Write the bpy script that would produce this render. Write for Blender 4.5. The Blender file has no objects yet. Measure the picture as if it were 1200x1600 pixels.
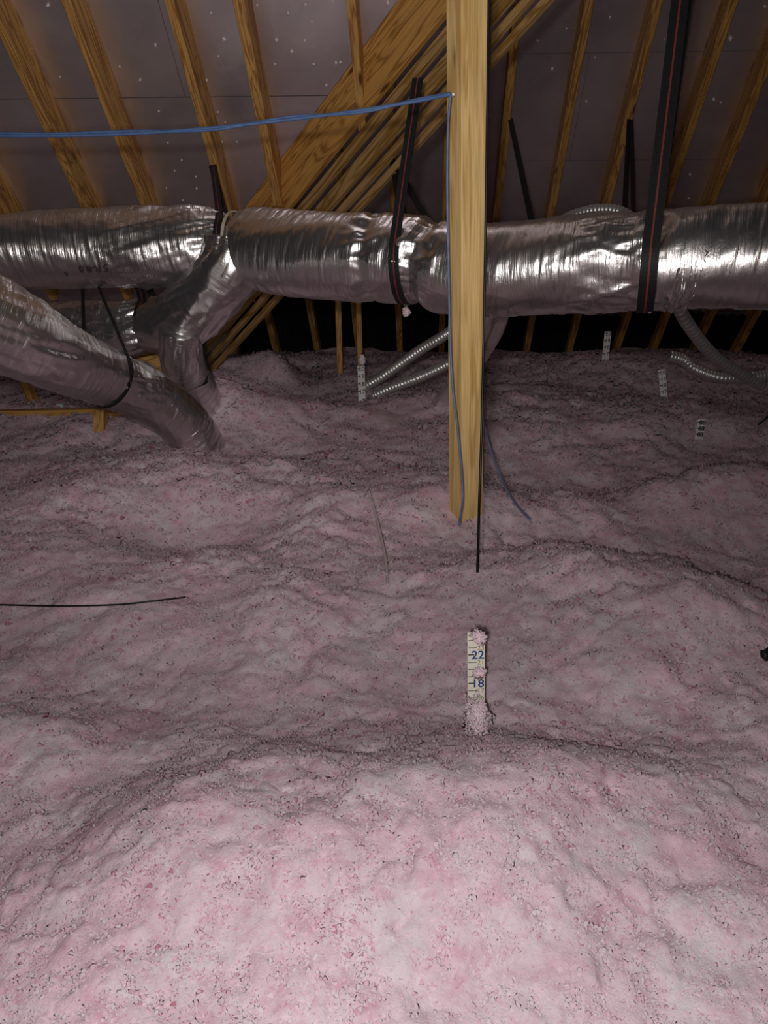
import bpy, bmesh, math, random
import numpy as np
from mathutils import Vector, Matrix, Euler

# ------------------------------------------------------------------ camera, world, lights
F = 1200.0
PITCH = math.radians(20.0)
CP, SP = math.cos(PITCH), math.sin(PITCH)
S = 1.4                       # metres per layout unit
Z0 = 0.60                     # mean top of the insulation above the ceiling boards
CAM = Vector((0.0, 0.0, Z0 + 1.15 * S))
scene = bpy.context.scene
col = scene.collection

cd = bpy.data.cameras.new('camera')
cd.sensor_fit = 'VERTICAL'; cd.sensor_height = 24.0; cd.lens = 24.0 * F / 1600.0
cd.clip_start = 0.05; cd.clip_end = 100
cam = bpy.data.objects.new('camera', cd); col.objects.link(cam)
cam.location = CAM; cam.rotation_euler = (math.radians(90) - PITCH, 0, 0)
scene.camera = cam

w = bpy.data.worlds.new('attic_air'); scene.world = w; w.use_nodes = True
w.node_tree.nodes['Background'].inputs[0].default_value = (0.75, 0.72, 0.80, 1)
w.node_tree.nodes['Background'].inputs[1].default_value = 0.017

def lamp(name, kind, loc, target, energy, colour, size, spot=None, blend=1.0):
    l = bpy.data.lights.new(name, kind); l.energy = energy; l.color = colour
    l.shadow_soft_size = size
    if kind == 'SPOT':
        l.spot_size = math.radians(spot); l.spot_blend = blend
    o = bpy.data.objects.new(name, l); col.objects.link(o); o.location = loc
    d = Vector(target) - Vector(loc)
    o.rotation_euler = d.to_track_quat('-Z', 'Y').to_euler()
    return o
# headlamp a little above and left of the camera, plus the phone's own torch at the lens
lamp('headlamp', 'SPOT', CAM + Vector((-0.16, -0.05, 0.22)), CAM + Vector((-0.65, 5.0, 0.85)), 315, (1.0, 0.965, 0.95), 0.06, 88, 1.0)
lamp('phone_torch', 'POINT', CAM + Vector((-0.03, 0.0, -0.05)), CAM + Vector((0, 5, -1)), 128, (1.0, 0.97, 0.97), 0.02)
vs = scene.view_settings
vs.view_transform = 'Standard'; vs.look = 'None'; vs.gamma = 1.0; vs.use_curve_mapping = False
vs.exposure = -0.12

# ------------------------------------------------------------------ layout helpers
def ray(px, py):
    u = (px - 600.0) / F; v = (800.0 - py) / F
    return Vector((u, CP + v * SP, -SP + v * CP))
def PD(px, py, d):
    return CAM + ray(px, py) * (d * S)
def plen(px, d):
    return px * d * S / F
def hit(px, py, q, n):
    r = ray(px, py); t = (q - CAM).dot(n) / r.dot(n)
    return CAM + r * t
rnd = random.Random(7)
rng = np.random.default_rng(11)

# value noise in numpy
def _h(ix, iy, iz, seed):
    h = (ix.astype(np.int64) * 374761393 + iy.astype(np.int64) * 668265263 + iz.astype(np.int64) * 2147483647 + seed * 974634623) & 0xFFFFFFFF
    h = ((h ^ (h >> 13)) * 1274126177) & 0xFFFFFFFF
    h = (h ^ (h >> 16)) & 0xFFFFFF
    return h.astype(np.float64) / 0xFFFFFF * 2 - 1
def noise2(x, y, seed=0):
    ix = np.floor(x); iy = np.floor(y); fx = x - ix; fy = y - iy
    sx = fx * fx * fx * (fx * (fx * 6 - 15) + 10); sy = fy * fy * fy * (fy * (fy * 6 - 15) + 10)
    z = np.zeros_like(ix)
    a = _h(ix, iy, z, seed); b = _h(ix + 1, iy, z, seed); c = _h(ix, iy + 1, z, seed); d = _h(ix + 1, iy + 1, z, seed)
    return (a * (1 - sx) + b * sx) * (1 - sy) + (c * (1 - sx) + d * sx) * sy

# ------------------------------------------------------------------ materials
def newmat(name):
    m = bpy.data.materials.new(name); m.use_nodes = True
    nt = m.node_tree; b = nt.nodes['Principled BSDF']
    return m, nt, b
def N(nt, kind, **kw):
    n = nt.nodes.new(kind)
    for k, v in kw.items():
        if k.startswith('i_'):
            n.inputs[k[2:].replace('_', ' ')].default_value = v
        else: setattr(n, k, v)
    return n
def ramp(nt, fac, stops):
    r = nt.nodes.new('ShaderNodeValToRGB')
    e = r.color_ramp.elements
    while len(e) < len(stops): e.new(0.5)
    for el, (p, c) in zip(e, stops): el.position = p; el.color = (*c, 1)
    nt.links.new(fac, r.inputs[0]); return r.outputs[0]
def plain(name, c, rough=0.6, metal=0.0, var=0.15, scale=30, spec=0.5):
    m, nt, b = newmat(name)
    tc = N(nt, 'ShaderNodeTexCoord'); no = N(nt, 'ShaderNodeTexNoise', i_Scale=scale, i_Detail=4.0)
    nt.links.new(tc.outputs['Object'], no.inputs['Vector'])
    lo = tuple(x * (1 - var) for x in c); hi = tuple(min(1, x * (1 + var)) for x in c)
    nt.links.new(ramp(nt, no.outputs[0], [(0.3, lo), (0.7, hi)]), b.inputs['Base Color'])
    b.inputs['Roughness'].default_value = rough; b.inputs['Metallic'].default_value = metal
    b.inputs['Specular IOR Level'].default_value = spec
    return m
def wood(name, light, dark, grain=1.0, seed=0.0):
    m, nt, b = newmat(name); L = nt.links
    tc = N(nt, 'ShaderNodeTexCoord')
    oi = N(nt, 'ShaderNodeObjectInfo')
    off = N(nt, 'ShaderNodeVectorMath', operation='SCALE'); off.inputs[0].default_value = (7.1, 3.3, 5.7)
    L.new(oi.outputs['Random'], off.inputs['Scale'])
    add = N(nt, 'ShaderNodeVectorMath', operation='ADD'); L.new(tc.outputs['Object'], add.inputs[0]); L.new(off.outputs[0], add.inputs[1])
    mp = N(nt, 'ShaderNodeMapping'); mp.inputs['Scale'].default_value = (0.55, 9.0, 5.0)
    L.new(add.outputs[0], mp.inputs['Vector'])
    n1 = N(nt, 'ShaderNodeTexNoise', i_Scale=1.3, i_Detail=3.0, i_Distortion=0.8); L.new(mp.outputs[0], n1.inputs['Vector'])
    # growth-ring lines: sine of a distorted field
    mul = N(nt, 'ShaderNodeMath', operation='MULTIPLY'); mul.inputs[1].default_value = 62.0 * grain; L.new(n1.outputs[0], mul.inputs[0])
    sn = N(nt, 'ShaderNodeMath', operation='SINE'); L.new(mul.outputs[0], sn.inputs[0])
    mr = N(nt, 'ShaderNodeMapRange'); mr.inputs['From Min'].default_value = -1; mr.inputs['From Max'].default_value = 1; L.new(sn.outputs[0], mr.inputs['Value'])
    c1 = ramp(nt, mr.outputs[0], [(0.0, dark), (0.45, light), (1.0, tuple(min(1, x * 1.12) for x in light))])
    mp2 = N(nt, 'ShaderNodeMapping'); mp2.inputs['Scale'].default_value = (2.0, 60.0, 60.0); L.new(add.outputs[0], mp2.inputs['Vector'])
    n2 = N(nt, 'ShaderNodeTexNoise', i_Scale=2.0, i_Detail=4.0); L.new(mp2.outputs[0], n2.inputs['Vector'])
    c2 = ramp(nt, n2.outputs[0], [(0.3, (0.72, 0.72, 0.72)), (0.7, (1.08, 1.08, 1.08))])
    mx = N(nt, 'ShaderNodeMix', data_type='RGBA', blend_type='MULTIPLY'); mx.inputs['Factor'].default_value = 1.0
    L.new(c1, mx.inputs[6]); L.new(c2, mx.inputs[7])
    # knots
    mp3 = N(nt, 'ShaderNodeMapping'); mp3.inputs['Scale'].default_value = (1.6, 5.5, 5.5); L.new(add.outputs[0], mp3.inputs['Vector'])
    vo = N(nt, 'ShaderNodeTexVoronoi', i_Scale=1.0); L.new(mp3.outputs[0], vo.inputs['Vector'])
    kf = N(nt, 'ShaderNodeMapRange'); kf.inputs['From Min'].default_value = 0.05; kf.inputs['From Max'].default_value = 0.12
    L.new(vo.outputs['Distance'], kf.inputs['Value'])
    mx2 = N(nt, 'ShaderNodeMix', data_type='RGBA'); L.new(kf.outputs[0], mx2.inputs['Factor'])
    mx2.inputs[6].default_value = (dark[0] * 0.35, dark[1] * 0.3, dark[2] * 0.3, 1); L.new(mx.outputs[2], mx2.inputs[7])
    L.new(mx2.outputs[2], b.inputs['Base Color'])
    b.inputs['Roughness'].default_value = 0.62; b.inputs['Specular IOR Level'].default_value = 0.3
    bp = N(nt, 'ShaderNodeBump', i_Strength=0.25, i_Distance=0.002); L.new(n2.outputs[0], bp.inputs['Height']); L.new(bp.outputs[0], b.inputs['Normal'])
    return m
M = {}
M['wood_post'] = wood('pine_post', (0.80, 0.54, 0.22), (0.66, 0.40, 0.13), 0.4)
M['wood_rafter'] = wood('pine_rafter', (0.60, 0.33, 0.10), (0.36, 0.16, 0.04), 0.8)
M['wood_beam'] = wood('pine_beam', (0.60, 0.32, 0.085), (0.38, 0.17, 0.04), 1.0)
M['wood_ply'] = wood('pine_ply', (0.46, 0.28, 0.11), (0.30, 0.16, 0.032), 0.6)

def foil_deck():
    m, nt, b = newmat('radiant_barrier_foil'); L = nt.links
    tc = N(nt, 'ShaderNodeTexCoord')
    no = N(nt, 'ShaderNodeTexNoise', i_Scale=1.1, i_Detail=5.0, i_Roughness=0.6); L.new(tc.outputs['Object'], no.inputs['Vector'])
    L.new(ramp(nt, no.outputs[0], [(0.3, (0.72, 0.66, 0.68)), (0.7, (0.95, 0.88, 0.91))]), b.inputs['Base Color'])
    b.inputs['Metallic'].default_value = 0.86
    rr = N(nt, 'ShaderNodeMapRange'); rr.inputs['From Min'].default_value = 0.3; rr.inputs['From Max'].default_value = 0.7
    rr.inputs['To Min'].default_value = 0.24; rr.inputs['To Max'].default_value = 0.40; L.new(no.outputs[0], rr.inputs['Value']); L.new(rr.outputs[0], b.inputs['Roughness'])
    n2 = N(nt, 'ShaderNodeTexNoise', i_Scale=14.0, i_Detail=4.0); L.new(tc.outputs['Object'], n2.inputs['Vector'])
    bp = N(nt, 'ShaderNodeBump', i_Strength=0.25, i_Distance=0.01); L.new(n2.outputs[0], bp.inputs['Height']); L.new(bp.outputs[0], b.inputs['Normal'])
    return m
M['deck'] = foil_deck()

def foil_duct(name, base=(0.80, 0.78, 0.78), rough=0.31, streak=1.0):
    m, nt, b = newmat(name); L = nt.links
    uv = N(nt, 'ShaderNodeUVMap', uv_map='UVMap')
    b.inputs['Base Color'].default_value = (*base, 1); b.inputs['Metallic'].default_value = 1.0
    b.inputs['Roughness'].default_value = rough
    mp = N(nt, 'ShaderNodeMapping'); mp.inputs['Scale'].default_value = (75.0, 5.0, 1.0); L.new(uv.outputs[0], mp.inputs['Vector'])
    n1 = N(nt, 'ShaderNodeTexNoise', i_Scale=1.0, i_Detail=4.0, i_Distortion=0.3); L.new(mp.outputs[0], n1.inputs['Vector'])
    mp2 = N(nt, 'ShaderNodeMapping'); mp2.inputs['Scale'].default_value = (16.0, 9.0, 1.0); mp2.inputs['Rotation'].default_value = (0, 0, 0.5); L.new(uv.outputs[0], mp2.inputs['Vector'])
    n2 = N(nt, 'ShaderNodeTexNoise', i_Scale=1.0, i_Detail=6.0, i_Roughness=0.62, i_Distortion=0.8); L.new(mp2.outputs[0], n2.inputs['Vector'])
    b1 = N(nt, 'ShaderNodeBump', i_Strength=0.8 * streak, i_Distance=0.004); L.new(n1.outputs[0], b1.inputs['Height'])
    b2 = N(nt, 'ShaderNodeBump', i_Strength=0.45, i_Distance=0.008); L.new(n2.outputs[0], b2.inputs['Height']); L.new(b1.outputs[0], b2.inputs['Normal'])
    L.new(b2.outputs[0], b.inputs['Normal'])
    return m
M['duct'] = foil_duct('foil_duct_jacket')
M['flex'] = foil_duct('bare_flex_foil', (0.74, 0.73, 0.71), 0.36, 0.5)

M['flex'].node_tree.nodes['Principled BSDF'].inputs['Metallic'].default_value = 0.72

def insulation_mat():
    m, nt, b = newmat('pink_glass_wool'); L = nt.links
    tc = N(nt, 'ShaderNodeTexCoord')
    big = N(nt, 'ShaderNodeTexNoise', i_Scale=5.0, i_Detail=4.0); L.new(tc.outputs['Object'], big.inputs['Vector'])
    mid = N(nt, 'ShaderNodeTexNoise', i_Scale=17.0, i_Detail=5.0, i_Roughness=0.65, i_Distortion=0.6); L.new(tc.outputs['Object'], mid.inputs['Vector'])
    fin = N(nt, 'ShaderNodeTexNoise', i_Scale=75.0, i_Detail=5.0, i_Roughness=0.7, i_Distortion=1.0); L.new(tc.outputs['Object'], fin.inputs['Vector'])
    c0 = ramp(nt, big.outputs[0], [(0.36, (0.80, 0.57, 0.645)), (0.5, (0.79, 0.62, 0.68)), (0.66, (0.77, 0.67, 0.705))])
    c1 = ramp(nt, mid.outputs[0], [(0.28, (0.90, 0.70, 0.76)), (0.50, (1, 1, 1)), (0.72, (1.05, 1.10, 1.10))])
    mx = N(nt, 'ShaderNodeMix', data_type='RGBA', blend_type='MULTIPLY'); mx.inputs['Factor'].default_value = 1.0
    L.new(c0, mx.inputs[6]); L.new(c1, mx.inputs[7])
    # deeper pink flecks of binder-rich wool
    sp = N(nt, 'ShaderNodeMapRange'); sp.inputs['From Min'].default_value = 0.575; sp.inputs['From Max'].default_value = 0.70; L.new(fin.outputs[0], sp.inputs['Value'])
    ms = N(nt, 'ShaderNodeMapRange'); ms.inputs['From Min'].default_value = 0.42; ms.inputs['From Max'].default_value = 0.62; L.new(mid.outputs[0], ms.inputs['Value'])
    ms.inputs['To Min'].default_value = 1.0; ms.inputs['To Max'].default_value = 0.15
    pr = N(nt, 'ShaderNodeMath', operation='MULTIPLY'); L.new(sp.outputs[0], pr.inputs[0]); L.new(ms.outputs[0], pr.inputs[1])
    mx2 = N(nt, 'ShaderNodeMix', data_type='RGBA'); L.new(pr.outputs[0], mx2.inputs['Factor']); L.new(mx.outputs[2], mx2.inputs[6])
    mx2.inputs[7].default_value = (0.62, 0.27, 0.33, 1)
    L.new(mx2.outputs[2], b.inputs['Base Color'])
    b.inputs['Roughness'].default_value = 1.0; b.inputs['Specular IOR Level'].default_value = 0.05
    vf = N(nt, 'ShaderNodeTexNoise', i_Scale=210.0, i_Detail=3.0, i_Roughness=0.7); L.new(tc.outputs['Object'], vf.inputs['Vector'])
    b0 = N(nt, 'ShaderNodeBump', i_Strength=0.55, i_Distance=0.003); L.new(vf.outputs[0], b0.inputs['Height'])
    bp = N(nt, 'ShaderNodeBump', i_Strength=0.5, i_Distance=0.008); L.new(b0.outputs[0], bp.inputs['Normal']); L.new(fin.outputs[0], bp.inputs['Height']); L.new(bp.outputs[0], b.inputs['Normal'])
    return m
M['wool'] = insulation_mat()
M['wool_pale'] = plain('pale_glass_wool', (0.80, 0.69, 0.71), 1.0, 0, 0.12, 60, 0.05)
M['wool_speck'] = plain('stuck_wool', (0.80, 0.70, 0.72), 1.0, 0, 0.15, 40, 0.05)
M['strap'] = plain('black_webbing', (0.012, 0.012, 0.014), 0.6, 0, 0.3, 60, 0.3)
M['stripe'] = plain('red_stripe', (0.20, 0.03, 0.025), 0.6, 0, 0.2, 60)
M['black'] = plain('black_plastic', (0.010, 0.010, 0.011), 0.55, 0, 0.25, 20, 0.35)
M['cable'] = plain('black_cable', (0.008, 0.008, 0.009), 0.45, 0, 0.2, 20)
M['blue'] = plain('blue_wire', (0.075, 0.14, 0.30), 0.5, 0, 0.15, 20)
M['bluegrey'] = plain('blue_grey_wire', (0.13, 0.18, 0.33), 0.6, 0, 0.2, 20)
M['palewire'] = plain('pale_wire', (0.62, 0.52, 0.52), 0.7, 0, 0.15, 30)
M['cream'] = plain('cream_tie', (0.62, 0.58, 0.46), 0.6, 0, 0.1, 20)
M['card'] = plain('ruler_card', (0.80, 0.78, 0.66), 0.7, 0, 0.06, 30, 0.2)
M['card_white'] = plain('ruler_card_white', (0.80, 0.79, 0.76), 0.7, 0, 0.06, 30, 0.2)
M['ink'] = plain('dark_ink', (0.06, 0.05, 0.05), 0.8, 0, 0.1, 30, 0.1)
M['ink_blue'] = plain('blue_ink', (0.03, 0.08, 0.26), 0.8, 0, 0.1, 30, 0.1)
M['ink_brown'] = plain('brown_ink', (0.30, 0.20, 0.10), 0.8, 0, 0.1, 30, 0.1)
M['drywall'] = plain('ceiling_board', (0.45, 0.43, 0.40), 0.9, 0, 0.08, 5, 0.1)
M['gap_light'] = plain('green_white_gap_light', (0.42, 0.52, 0.44), 0.6, 0, 0.15, 12)

# ------------------------------------------------------------------ object helpers
def meshobj(name, verts, faces, mat, parent=None, smooth=False, uv=None):
    me = bpy.data.meshes.new(name)
    me.from_pydata([tuple(v) for v in verts], [], faces)
    if smooth: me.polygons.foreach_set('use_smooth', [True] * len(me.polygons))
    if uv is not None:
        ul = me.uv_layers.new(name='UVMap')
        li = np.zeros(len(me.loops), dtype=np.int32); me.loops.foreach_get('vertex_index', li)
        ul.data.foreach_set('uv', np.asarray(uv, dtype=np.float32)[li].ravel())
    me.materials.append(mat); me.update()
    o = bpy.data.objects.new(name, me); col.objects.link(o)
    if parent: o.parent = parent
    return o
def tag(o, label, cat, group=None, kind=None):
    if label: o['label'] = label
    if cat: o['category'] = cat
    if group: o['group'] = group
    if kind: o['kind'] = kind
    return o
def empty(name, loc, label, cat, group=None):
    o = bpy.data.objects.new(name, None); col.objects.link(o); o.location = loc
    o.empty_display_size = 0.1
    return tag(o, label, cat, group)
def unparent_offset(child, parent):
    child.parent = parent
    child.matrix_parent_inverse = Matrix.Translation(-Vector(parent.location))
def boxmesh(name, L, wd, ht, bev=0.003, zbase=0.0):
    bm = bmesh.new()
    bmesh.ops.create_cube(bm, size=1.0)
    for v in bm.verts:
        v.co = Vector(((v.co.x + 0.5) * L, v.co.y * wd, (v.co.z + 0.5) * ht + zbase))
    if bev: bmesh.ops.bevel(bm, geom=bm.edges[:], offset=bev, segments=1, affect='EDGES')
    me = bpy.data.meshes.new(name); bm.to_mesh(me); bm.free(); return me
def board(name, A, B, wd, ht, up, mat, bev=0.003, zbase=0.0):
    """plank from A to B (A, B on the middle of its lower face), ht measured along `up`"""
    A = Vector(A); B = Vector(B); x = (B - A); L = x.length; x.normalize()
    up = Vector(up); z = (up - x * up.dot(x)).normalized(); y = z.cross(x)
    me = boxmesh(name, L, wd, ht, bev, zbase); me.materials.append(mat)
    o = bpy.data.objects.new(name, me); col.objects.link(o)
    m = Matrix((x, y, z)).transposed().to_4x4(); m.translation = A
    o.matrix_world = m
    return o
def catmull(pts, n):
    P = np.asarray(pts, dtype=float)
    if len(P) == 2:
        t = np.linspace(0, 1, n)[:, None]; return P[0] * (1 - t) + P[1] * t
    E = np.vstack([2 * P[0] - P[1], P, 2 * P[-1] - P[-2]])
    out = []
    k = len(P) - 1
    for t in np.linspace(0, k, n):
        i = min(int(t), k - 1); f = t - i
        a, b, c, d = E[i], E[i + 1], E[i + 2], E[i + 3]
        out.append(0.5 * ((2 * b) + (-a + c) * f + (2 * a - 5 * b + 4 * c - d) * f * f + (-a + 3 * b - 3 * c + d) * f ** 3))
    return np.array(out)
def sweep(C, R, nang, disp=None):
    """surface round centreline C (n,3) with radii R; disp(s, theta, R) -> radial offset"""
    C = np.asarray(C); n = len(C)
    T = np.gradient(C, axis=0); T /= np.linalg.norm(T, axis=1)[:, None]
    seg = np.linalg.norm(np.diff(C, axis=0), axis=1); s = np.concatenate([[0], np.cumsum(seg)])
    up = np.array([0, 0, 1.0]); 
    if abs(T[0] @ up) > 0.9: up = np.array([0, 1.0, 0])
    nrm = up - T[0] * (up @ T[0]); nrm /= np.linalg.norm(nrm)
    Ns = []
    for i in range(n):
        nrm = nrm - T[i] * (nrm @ T[i]); nrm /= np.linalg.norm(nrm); Ns.append(nrm.copy())
    Ns = np.array(Ns); Bs = np.cross(T, Ns)
    th = np.linspace(0, 2 * np.pi, nang, endpoint=False)
    SS, TH = np.meshgrid(s, th, indexing='ij')
    RR = np.repeat(np.asarray(R)[:, None], nang, axis=1)
    if disp is not None: RR = RR + disp(SS, TH, RR)
    V = C[:, None, :] + RR[..., None] * (np.cos(TH)[..., None] * Ns[:, None, :] + np.sin(TH)[..., None] * Bs[:, None, :])
    verts = V.reshape(-1, 3)
    faces = []
    for i in range(n - 1):
        a = i * nang
        for j in range(nang):
            k = (j + 1) % nang
            faces.append((a + j, a + k, a + nang + k, a + nang + j))
    faces.append(tuple(range(nang - 1, -1, -1)))
    faces.append(tuple((n - 1) * nang + j for j in range(nang)))
    uv = np.stack([SS, np.minimum(TH, 2 * np.pi - TH) * RR.mean()], axis=-1).reshape(-1, 2)
    return verts, faces, uv, dict(C=C, T=T, N=Ns, B=Bs, s=s, R=np.asarray(R))
def tube(name, pts, r, mat, parent=None, n=60, nang=8):
    C = catmull([tuple(p) for p in pts], n)
    v, f, uv, info = sweep(C, np.full(n, r), nang)
    return meshobj(name, v, f, mat, parent, True, uv)

# ------------------------------------------------------------------ insulation surface
def nominal(px, py):
    return hit(px, py, Vector((0, 0, Z0)), Vector((0, 0, 1)))
# (pixel x, pixel row on the mean surface, half-width m, half-depth m, height m)
MOUNDS = []
for px, py, sx, sy, a in [
    (560, 1330, 0.66, 0.36, 0.15), (260, 1400, 0.35, 0.25, 0.06), (900, 1330, 0.40, 0.26, 0.09), (1180, 1420, 0.35, 0.3, 0.02),
    (600, 1060, 1.0, 0.34, -0.04), (980, 1100, 0.5, 0.3, -0.03), (250, 1130, 0.5, 0.3, -0.03),
    (30, 1150, 0.28, 0.20, 0.11), (860, 930, 0.45, 0.30, 0.10), (1110, 985, 0.32, 0.30, 0.12), (930, 1060, 0.4, 0.26, 0.06),
    (1000, 850, 0.8, 0.30, -0.08), (735, 800, 0.33, 0.28, 0.07), (1150, 780, 0.55, 0.3, 0.17), (950, 735, 0.9, 0.35, -0.10),
    (500, 1000, 0.9, 0.3, 0.05), (330, 760, 0.5, 0.4, 0.13), (90, 800, 0.6, 0.4, 0.10), (250, 830, 0.7, 0.3, -0.05),
    (120, 880, 0.7, 0.3, 0.06), (560, 800, 0.5, 0.35, 0.08), (540, 720, 0.8, 0.4, -0.06), (440, 660, 0.5, 0.4, 0.14),
    (360, 605, 0.35, 0.4, 0.20), (430, 600, 0.22, 0.35, 0.22), (800, 640, 0.7, 0.5, 0.10), (1050, 660, 0.7, 0.4, 0.08),
    (560, 600, 0.4, 0.5, 0.05), (900, 590, 1.6, 0.7, 0.14), (1100, 585, 1.0, 0.7, 0.08), (60, 700, 0.9, 0.4, -0.08),
    (480, 590, 0.25, 0.5, -0.12), (150, 660, 1.0, 0.5, 0.05), (290, 660, 0.4, 0.4, 0.10), (345, 668, 0.35, 0.3, 0.15)]:
    c = nominal(px, py); MOUNDS.append((c.x, c.y, sx * S * 0.9, sy * S * 0.9, a * S * (0.75 if py > 1050 else 0.95)))
def worley(x, y, seed):
    ix = np.floor(x); iy = np.floor(y); best = np.full(x.shape, 9.0)
    z = np.zeros_like(ix)
    for dx in (-1, 0, 1):
        for dy in (-1, 0, 1):
            cx = ix + dx; cy = iy + dy
            ox = cx + 0.5 + 0.5 * _h(cx, cy, z, seed); oy = cy + 0.5 + 0.5 * _h(cx, cy, z, seed + 7)
            best = np.minimum(best, (ox - x) ** 2 + (oy - y) ** 2)
    return np.clip(best, 0, 1.2)
OCT = [(1.10, 0.055), (0.52, 0.046), (0.27, 0.026), (0.14, 0.011), (0.075, 0.008), (0.040, 0.006), (0.022, 0.0030), (0.012, 0.0022)]
CLUMP = [(0.30, 0.014), (0.16, 0.019), (0.080, 0.012), (0.038, 0.006)]
def height(x, y, spacing=None):
    x = np.asarray(x, float); y = np.asarray(y, float)
    z = np.full(np.broadcast(x, y).shape, Z0)
    for cx, cy, sx, sy, a in MOUNDS:
        z = z + a * np.exp(-((x - cx) / sx) ** 2 - ((y - cy) / sy) ** 2)
    wx = x + 0.028 * noise2(x * 4, y * 4, 91) + 0.010 * noise2(x * 14, y * 14, 93); wy = y + 0.028 * noise2(x * 4, y * 4, 92) + 0.010 * noise2(x * 14, y * 14, 94)
    def lod(wl): return 1.0 if spacing is None else np.clip(wl / spacing / 3.0 - 0.35, 0, 1)
    for i, (wl, amp) in enumerate(OCT):
        c, sn_ = math.cos(i * 0.7), math.sin(i * 0.7)
        z = z + amp * lod(wl) * noise2((wx * c - wy * sn_) / wl + 13.7 * i, (wx * sn_ + wy * c) / wl - 5.1 * i, i + 1)
    patch = np.clip(0.6 + 0.7 * noise2(x * 2.3, y * 2.3, 95), 0.15, 1.2) * np.clip(0.6 + (y - 1.7) * 0.9, 0.6, 2.3)
    for i, (wl, amp) in enumerate(CLUMP):
        z = z + amp * patch * lod(wl) * (0.5 - worley(wx / wl + 3.1 * i, wy / wl, 30 + i))
    return z
def ground(px, py):
    r = ray(px, py); t = np.linspace(0.6, 14, 4000)
    x = CAM.x + r.x * t; y = CAM.y + r.y * t; z = CAM.z + r.z * t
    h = height(x, y); k = np.argmax(z < h)
    return Vector((x[k], y[k], z[k]))
def gz(x, y): return float(height(np.array([x]), np.array([y]))[0])

NR, NC = 680, 620
ys = np.geomspace(0.42, 11.2, NR)
tt = np.linspace(-1, 1, NC)
Yg = np.repeat(ys[:, None], NC, 1)
Xg = tt[None, :] * (0.62 * Yg + 0.85)
spc = np.maximum(np.gradient(ys)[:, None], (0.62 * Yg + 0.85) * 2 / NC)
Zg = height(Xg, Yg, spc)
jx = 0.010 * noise2(Xg / 0.045, Yg / 0.045, 51) * np.clip(0.045 / spc / 3 - .3, 0, 1)
jy = 0.010 * noise2(Xg / 0.045, Yg / 0.045, 52) * np.clip(0.045 / spc / 3 - .3, 0, 1)
V = np.stack([Xg + jx, Yg + jy, Zg], -1).reshape(-1, 3).astype(np.float32)
idx = np.arange(NR * NC).reshape(NR, NC)
Q = np.stack([idx[:-1, :-1], idx[:-1, 1:], idx[1:, 1:], idx[1:, :-1]], -1).reshape(-1, 4)
me = bpy.data.meshes.new('blown_insulation')
me.vertices.add(len(V)); me.vertices.foreach_set('co', V.ravel())
me.loops.add(Q.size); me.loops.foreach_set('vertex_index', Q.ravel().astype(np.int32))
me.polygons.add(len(Q)); me.polygons.foreach_set('loop_start', np.arange(0, Q.size, 4, dtype=np.int32))
me.polygons.foreach_set('use_smooth', np.ones(len(Q), dtype=bool))
me.update(calc_edges=True); me.materials.append(M['wool'])
wool = bpy.data.objects.new('blown_insulation', me); col.objects.link(wool)
tag(wool, 'deep drift of fluffy pink blown-in insulation covering the whole attic floor', 'insulation', kind='stuff')

# loose fibres standing off the wool
NF = 110000
fy = np.exp(rng.uniform(np.log(0.75), np.log(6.5), NF)); fx = rng.uniform(-1, 1, NF) * (0.6 * fy + 0.5)
fz = height(fx, fy) - 0.002
ln = rng.uniform(0.004, 0.011, NF) * (0.7 + 0.30 * fy); wdth = 0.0004 + 0.00042 * fy
az = rng.uniform(0, 2 * np.pi, NF); el = rng.uniform(0.0, 1.2, NF)
d = np.stack([np.cos(az) * np.cos(el), np.sin(az) * np.cos(el), np.sin(el)], -1) * ln[:, None]
az2 = rng.uniform(0, 2 * np.pi, NF)
sd = np.stack([np.cos(az2), np.sin(az2), np.zeros(NF)], -1) * wdth[:, None]
base = np.stack([fx, fy, fz], -1)
V = np.stack([base - sd, base + sd, base + d], 1).reshape(-1, 3).astype(np.float32)
me = bpy.data.meshes.new('loose_fibres')
me.vertices.add(len(V)); me.vertices.foreach_set('co', V.ravel())
me.loops.add(NF * 3); me.loops.foreach_set('vertex_index', np.arange(NF * 3, dtype=np.int32))
me.polygons.add(NF); me.polygons.foreach_set('loop_start', np.arange(0, NF * 3, 3, dtype=np.int32))
me.update(calc_edges=True); me.materials.append(M['wool'])
fib = bpy.data.objects.new('loose_fibres', me); col.objects.link(fib); fib.parent = wool; fib['kind'] = 'stuff'

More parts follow.
